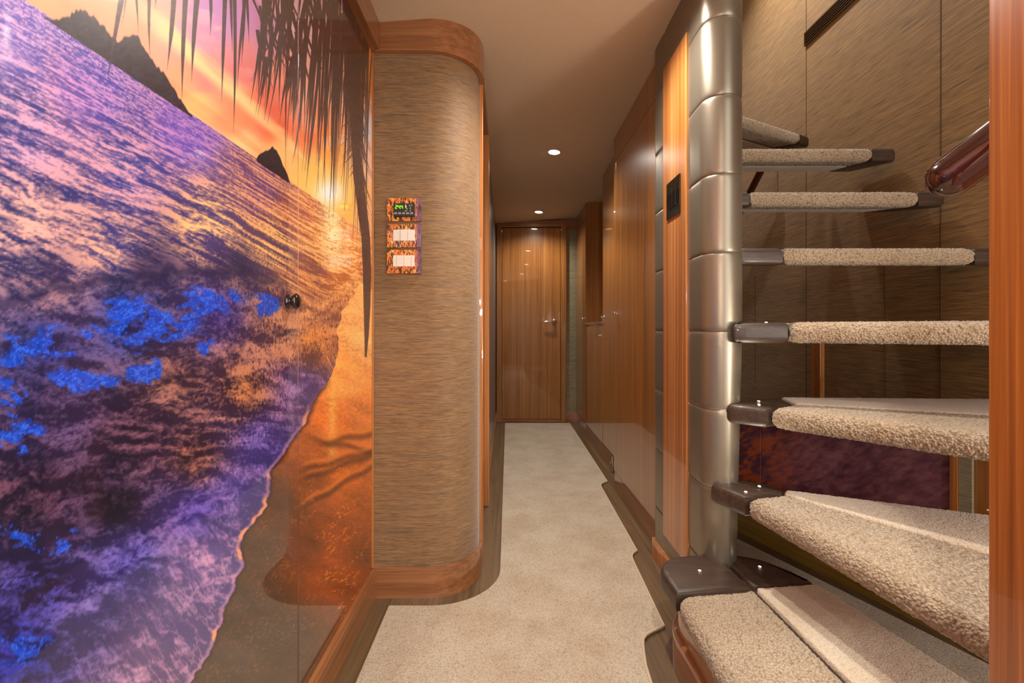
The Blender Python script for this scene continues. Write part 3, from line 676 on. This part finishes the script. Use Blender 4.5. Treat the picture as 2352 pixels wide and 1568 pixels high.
def low_reflection(U, Z):  # colours of a mirror reflection, painted onto the pane
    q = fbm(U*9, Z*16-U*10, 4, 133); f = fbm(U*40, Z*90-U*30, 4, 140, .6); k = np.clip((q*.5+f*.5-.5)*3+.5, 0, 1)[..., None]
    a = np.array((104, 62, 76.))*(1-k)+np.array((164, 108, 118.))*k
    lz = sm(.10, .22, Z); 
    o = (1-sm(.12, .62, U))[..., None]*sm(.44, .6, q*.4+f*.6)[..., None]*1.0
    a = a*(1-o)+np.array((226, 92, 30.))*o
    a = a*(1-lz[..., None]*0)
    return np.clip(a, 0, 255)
lp = thing('mural_panel', 'low glass panel beneath the open stair treads, painted with a dark purple and orange reflection', 'mural panel', (low(.5)[0], low(.5)[1], .10))
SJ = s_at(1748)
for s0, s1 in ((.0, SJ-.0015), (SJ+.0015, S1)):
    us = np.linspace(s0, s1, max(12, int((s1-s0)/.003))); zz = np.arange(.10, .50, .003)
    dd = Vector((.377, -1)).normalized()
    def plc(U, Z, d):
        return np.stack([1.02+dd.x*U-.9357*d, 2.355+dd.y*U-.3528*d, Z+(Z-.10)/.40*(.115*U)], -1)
    print_panel('glass_pane', us, zz, .0, -.010, func=low_reflection, parent=lp, origin=(low(.5)[0], low(.5)[1], .10), place=plc)
b = BM(); seg(b, S1+.001, S2, .0, top(S1), top(S2), .014, .006); obj('reflected_edge_strip', b, M['wood_o'], lp)  # wood edge from the mirror image, built as a strip
b = BM(); seg(b, S2+.001, S3, .0, top(S2), top(S3), .012, .002); tag(obj('wall_under_stairs_reflected_paper', b, M['paper_far']), kind='structure')  # grasscloth from the mirror image, built as a strip
b = BM(); seg(b, 0, S1, 0, .098, .098, .012, .0125); tag(obj('baseboard_under_stairs', b, M['gold']), kind='structure')
b = BM(); seg(b, S3+.002, 1.75, .36, .385, .385, .012, .008); seg(b, S3+.002, 1.75, 0, .33, .33, .012, .004); tag(obj('trim_under_stairs', b, M['wood_v']), kind='structure')
# ------------------------------------------------------------------ staircase
ZT = [.24+.244*i for i in range(8)]; TH = .060
stair = thing('staircase', 'open winding staircase of pale carpeted treads with dark wood ends beside the silver column', 'staircase', (1.1, 1.4, 0))
tex = bpy.data.textures.new('pile', 'VORONOI'); tex.noise_scale = .0075; tex.intensity = 1.2
def carpetize(o, strength, vox=.0042):
    m = o.modifiers.new('r', 'REMESH'); m.mode = 'VOXEL'; m.voxel_size = vox; m.use_smooth_shade = True
    d = o.modifiers.new('d', 'DISPLACE'); d.texture = tex; d.strength = -strength; d.mid_level = .35; d.texture_coords = 'LOCAL'
def roundpoly(pts, rad, n=7):
    """rounds each corner i with radius rad[i]"""
    out = []; N = len(pts)
    for i, p in enumerate(pts):
        r = rad[i] if isinstance(rad, (list, tuple)) else rad
        p = Vector(p)
        if r <= 0: out.append(tuple(p)); continue
        a = (Vector(pts[i-1])-p); c = (Vector(pts[(i+1) % N])-p); r = min(r, a.length*.45, c.length*.45)
        A_ = p+a.normalized()*r; B_ = p+c.normalized()*r
        for k in range(n+1):
            t = k/n; q = A_*(1-t)**2+p*2*t*(1-t)+B_*t*t; out.append((q.x, q.y))
    return out
def tread(i, core, caps, fronts, backs, leds, core_mat='cap', taper=None):
    z1 = ZT[i]; z0 = z1-TH
    def thin(b):                 # the underside rises towards the back edge
        if taper:
            for v in b.verts:
                d = v.co.x*taper[0]+v.co.y*taper[1]-taper[2]
                v.co.z += max(0, min(1, (z1-v.co.z)/TH))*(TH-.014)*max(0, min(1, d/.25))
        return b
    cx_ = sum(p[0] for p in core)/len(core); cy_ = sum(p[1] for p in core)/len(core)
    core = [(cx_+(p[0]-cx_)*.86, cy_+(p[1]-cy_)*.86) for p in core]
    b = BM(); prism(b, core, z0+.010, z1-.012, .0); thin(b); t = obj('tread', b, M[core_mat], stair)
    for c in caps:
        b = BM(); prism(b, c, z0, z1, .019, 6); thin(b); obj('wooden_end', b, M['cap'], t, angle=.7)
    for c in fronts:
        b = BM(); prism(b, c, z0-.001, z1+.003, .028, 6); thin(b); o = obj('carpet_nosing', b, M['stair_carpet'], t, smooth=True); carpetize(o, .006)
    for c in backs:
        b = BM(); prism(b, c, z0+.002, z1+.001, .003, 2); thin(b); o = obj('carpet_back', b, M['stair_carpet2'], t, smooth=True); carpetize(o, .0025, .005)
    for x, y in leds:
        b = BM(); lathe(b, [(.0050, -.002), (.0050, .0012), (.0036, .0016)], (x, y, z1), (0, 0, 1), 14); obj('led_light', b, M['trimring'], t)
        b = BM(); lathe(b, [(.0036, .001), (.0036, .0022)], (x, y, z1), (0, 0, 1), 12); o = obj('led_lens', b, M['led'], t)
        l = bpy.data.lights.new('led_beam', 'SPOT'); l.energy = .8; l.color = (1, .9, .72); l.spot_size = 1.5; l.spot_blend = 1; l.shadow_soft_size = .004
        lo_ = bpy.data.objects.new('led_beam', l); C.objects.link(lo_); lo_.location = (x, y, z1+.006); lo_.rotation_euler = (PI, 0, 0)
    return t
def capz(i, pts, rad): return roundpoly(pts, rad)
# tread 1 (on a closed wooden base)
tread(0, [(.47, .64), (.93, .64), (.85, 1.25), (.69, 1.36), (.50, 1.36), (.47, 1.22)],
      [roundpoly([(.457, 1.232), (.676, 1.258), (.676, 1.452), (.600, 1.452), (.500, 1.430), (.452, 1.365)], [0, 0, 0, .03, .05, .05]),
       roundpoly([(.679, 1.258), (.870, 1.281), (.850, 1.345), (.790, 1.425), (.720, 1.452), (.679, 1.452)], [0, .015, .06, .06, .03, 0])],
      [roundpoly([(.437, .63), (.698, .63), (.682, 1.254), (.450, 1.226)], [.01, .01, .01, .05])],
      [roundpoly([(.701, .63), (.985, .63), (.872, 1.276), (.685, 1.255)], .006)],
      [(.5676, 1.342), (.757, 1.364)])
b = BM(); prism(b, roundpoly([(.470, .66), (.94, .66), (.84, 1.25), (.68, 1.38), (.53, 1.38), (.478, 1.29)], [0, 0, .05, .05, .1, .08]), 0, ZT[0]-.058, .0); bs = obj('base', b, M['wood_v'], stair, angle=.6)
b = BM(); prism(b, roundpoly([(.458, .655), (.95, .655), (.85, 1.26), (.68, 1.392), (.525, 1.392), (.465, 1.30)], [0, 0, .05, .05, .1, .08]), 0.0, .105, .006, 3, topbev=True); obj('base_skirting', b, M['wood_y'], bs, angle=.6)
# tread 2
tread(1, [(.66, 1.30), (.75, .66), (1.10, .66), (1.21, 1.14), (.80, 1.33), (.71, 1.40)],
      [roundpoly([(.665, 1.272), (.786, 1.305), (.690, 1.415), (.655, 1.415), (.617, 1.392)], [.0, .0, .0, .02, .035]),
       roundpoly([(.789, 1.306), (.812, 1.322), (.800, 1.372), (.735, 1.425), (.693, 1.416)], [0, .01, .03, .01, 0])],
      [roundpoly([(.752, .64), (1.18, .64), (1.10, .80), (.789, 1.303), (.663, 1.270)], [.01, .01, .01, .015, .03])],
      [roundpoly([(1.19, .65), (1.36, .72), (1.40, 1.07), (1.22, 1.150), (.815, 1.332), (.792, 1.302), (1.105, .80)], [.01, .01, .01, .01, .01, 0, 0])],
      [(.686, 1.309), (.751, 1.356)])
# tread 3
tread(2, [(.74, 1.36), (1.20, .80), (1.45, 1.0), (1.55, 1.45), (.90, 1.50), (.76, 1.45)],
      [roundpoly([(.742, 1.303), (.815, 1.335), (.772, 1.430), (.700, 1.455), (.657, 1.385)], [.0, .0, .0, .02, .04]),
       roundpoly([(.818, 1.337), (.870, 1.375), (.905, 1.50), (.760, 1.50), (.745, 1.45), (.775, 1.431)], [0, .02, .03, .02, .0, 0])],
      [roundpoly([(1.135, .80), (1.34, .86), (1.33, 1.17), (.868, 1.378), (.744, 1.300)], [.02, .02, .02, .015, .03])],
      [roundpoly([(1.35, .90), (1.42, .95), (1.56, 1.20), (1.59, 1.475), (.908, 1.512), (.875, 1.382), (1.335, 1.176)], [.01, .01, .01, .01, .01, 0, 0])],
      [(.745, 1.346), (.782, 1.415)])
# tread 4
tread(3, [(.76, 1.40), (1.30, 1.10), (1.58, 1.10), (1.58, 1.66), (.80, 1.60), (.76, 1.45)],
      [roundpoly([(.815, 1.322), (.870, 1.40), (.870, 1.56), (.760, 1.56), (.742, 1.40), (.690, 1.385), (.672, 1.357), (.70, 1.345)], [.0, 0, 0, .02, .0, .01, .01, .01])],
      [roundpoly([(1.29, 1.067), (1.56, 1.0), (1.58, 1.30), (.873, 1.44), (.817, 1.318)], [.02, .02, .02, .01, .03])],
      [roundpoly([(1.585, 1.306), (1.600, 1.66), (.880, 1.62), (.876, 1.446)], [.01, .01, .01, 0])],
      [(.775, 1.362)])
# straight flight: treads 5, 6, 7
for i, yn in ((4, 1.463), (5, 1.665), (6, 1.876)):
    tread(i, [(.78, yn+.02), (1.60, yn+.02), (1.60, yn+.25), (.78, yn+.25)],
          [roundpoly([(.745, yn), (.886, yn), (.886, yn+.26), (.745, yn+.26)], [.02, 0, 0, .02]),
           roundpoly([(1.504, yn), (1.612, yn), (1.612, yn+.26), (1.504, yn+.26)], [0, .03, .03, 0])],
          [[(.888, yn-.001), (1.506, yn-.003), (1.506, yn+.13), (.888, yn+.13)]],
          [[(.889, yn+.133), (1.505, yn+.133), (1.505, yn+.258), (.889, yn+.258)]], [(.83, yn+.05)] if i == 4 else [], taper=(0, 1, yn))
# tread 8 turns again
dx, dy = math.cos(math.radians(27)), math.sin(math.radians(27))
def q8(s, w_): return (.84+dx*s-dy*w_, 1.974+dy*s+dx*w_)
tread(7, [q8(.0, .02), q8(.80, .02), q8(.78, .27), q8(.05, .27)],
      [[q8(-.06, 0), q8(.0, 0), q8(.0, .28), q8(-.06, .28)], roundpoly([q8(.715, 0), q8(.812, 0), q8(.760, .20), q8(.715, .28)], [0, .03, .03, 0])],
      [[q8(.002, -.001), q8(.717, -.002), q8(.717, .14), q8(.002, .14)]], [[q8(.003, .143), q8(.716, .143), q8(.716, .278), q8(.003, .278)]], [], taper=(-dy, dx, -dy*.84+dx*1.974))
# ------------------------------------------------------------------ handrails
hr = thing('handrail', 'thick dark mahogany handrail with a rounded end, beside the tall wooden post', 'handrail', tuple(PX(2180, 405, .95)))
p0 = PX(2184, 404, .95); p1 = PX(2330, 296, .88); p2 = PX(2600, 110, .80)
b = BM(); tube(b, [p0, p0.lerp(p1, .5), p1, p2], .043, 40, dome=True); obj('rail', b, M['mahog'], hr, smooth=True)
b = BM(); e_ = p0+(p0-p1).normalized()*.018; tube(b, [p0+(p1-p0).normalized()*.004, p0+(p1-p0).normalized()*.012], .0436, 40); obj('end_collar', b, M['mahog'], hr, angle=.6)
hf = thing('handrail', 'thin dark wooden handrail slanting behind the upper treads on the stairwell wall', 'handrail', tuple(PX(1730, 430, 2.9)))
a0 = PX(1768, 352, 2.68); a1 = PX(1690, 505, 3.05)
b = BM(); tube(b, [a0, a1], .022, 16, dome=True); obj('rail', b, M['mahog'], hf, smooth=True)
b = BM(); wallp = Vector((1.63, 2.72, 1.905)); tube(b, [a0.lerp(a1, .1), (1.626, 2.74, a0.z-.03)], .007, 10); lathe(b, [(.016, 0), (.016, .006)], (1.6298, 2.74, a0.z-.03), (-1, 0, 0), 16); obj('bracket', b, M['mahog'], hf, angle=.6)
# ------------------------------------------------------------------ foreground post
po = thing('wooden_post', 'tall glossy orange-brown wooden post at the right edge, in front of the stairs', 'post', (.66, .45, 0))
b = BM(); box(b, .603, .72, .335, .572, 0, 2.20, .004, 3); obj('post', b, M['wood_p'], po, angle=.6)
# ------------------------------------------------------------------ ceiling lamps
k = 0
LBL = ['round recessed ceiling downlight nearest the camera, at the top edge', 'round recessed ceiling downlight in the middle of the corridor', 'round recessed ceiling downlight just before the far door', 'unseen round ceiling downlight added above the camera', 'unseen round ceiling downlight added behind the camera']
for (x, y, p, vis), lb in zip(LAMPS, LBL):
    z = ceil_z(x, y)
    t = thing('ceiling_light', lb, 'ceiling light', (x, y, z-.004), 'recessed downlights in the corridor ceiling')
    b = BM(); lathe(b, [(.046, .002), (.046, -.003), (.042, -.006), (.036, -.005), (.036, .002)], (x, y, z), (.07, .0, 1), 32); obj('ring', b, M['trimring'], t, angle=.8)
    b = BM(); lathe(b, [(.035, -.001), (.035, -.0055)], (x, y, z), (.07, 0, 1), 32); obj('lens', b, M['lamp'], t)
for (x, y, z, p), lb in zip(FILL_LAMPS, ('unseen fill lamp added on the mural side behind the camera', 'unseen fill lamp added on the mural side wall far behind the camera', 'low unseen fill lamp added at the foot of the stairs')):
    t = thing('fill_lamp', lb, 'wall lamp', (x, y, z-.12), 'added fill lamps behind the camera')
    wx, wy = (XW-.005, y) if x < 1 else (1.63, y)
    b = BM(); tube(b, [(wx, wy, z-.12), (x, y, z-.12), (x, y, z-.085)], .008, 12); lathe(b, [(.03, -.09), (.035, -.08), (.01, -.075)], (x, y, z), (0, 0, 1), 20); obj('arm', b, M['chrome'], t, angle=.6)
    b = BM(); lathe(b, [(.03, .06), (.055, .068), (.066, .09), (.068, .10), (.067, .10), (.065, .09), (.054, .069), (.03, .0605)], (x, y, z-.13), (0, 0, 1), 24); obj('glass_dish', b, M['chrome'], t, smooth=True)
for x, y, z, p in WELL:
    t = thing('ceiling_light', 'unseen round downlight put into the upper stairwell ceiling', 'ceiling light', (x, y, 3.59), 'downlights above the stairs')
    b = BM(); lathe(b, [(.05, 0), (.05, -.012)], (x, y, 3.60), (0, 0, 1), 24); obj('lens', b, M['lamp'], t)
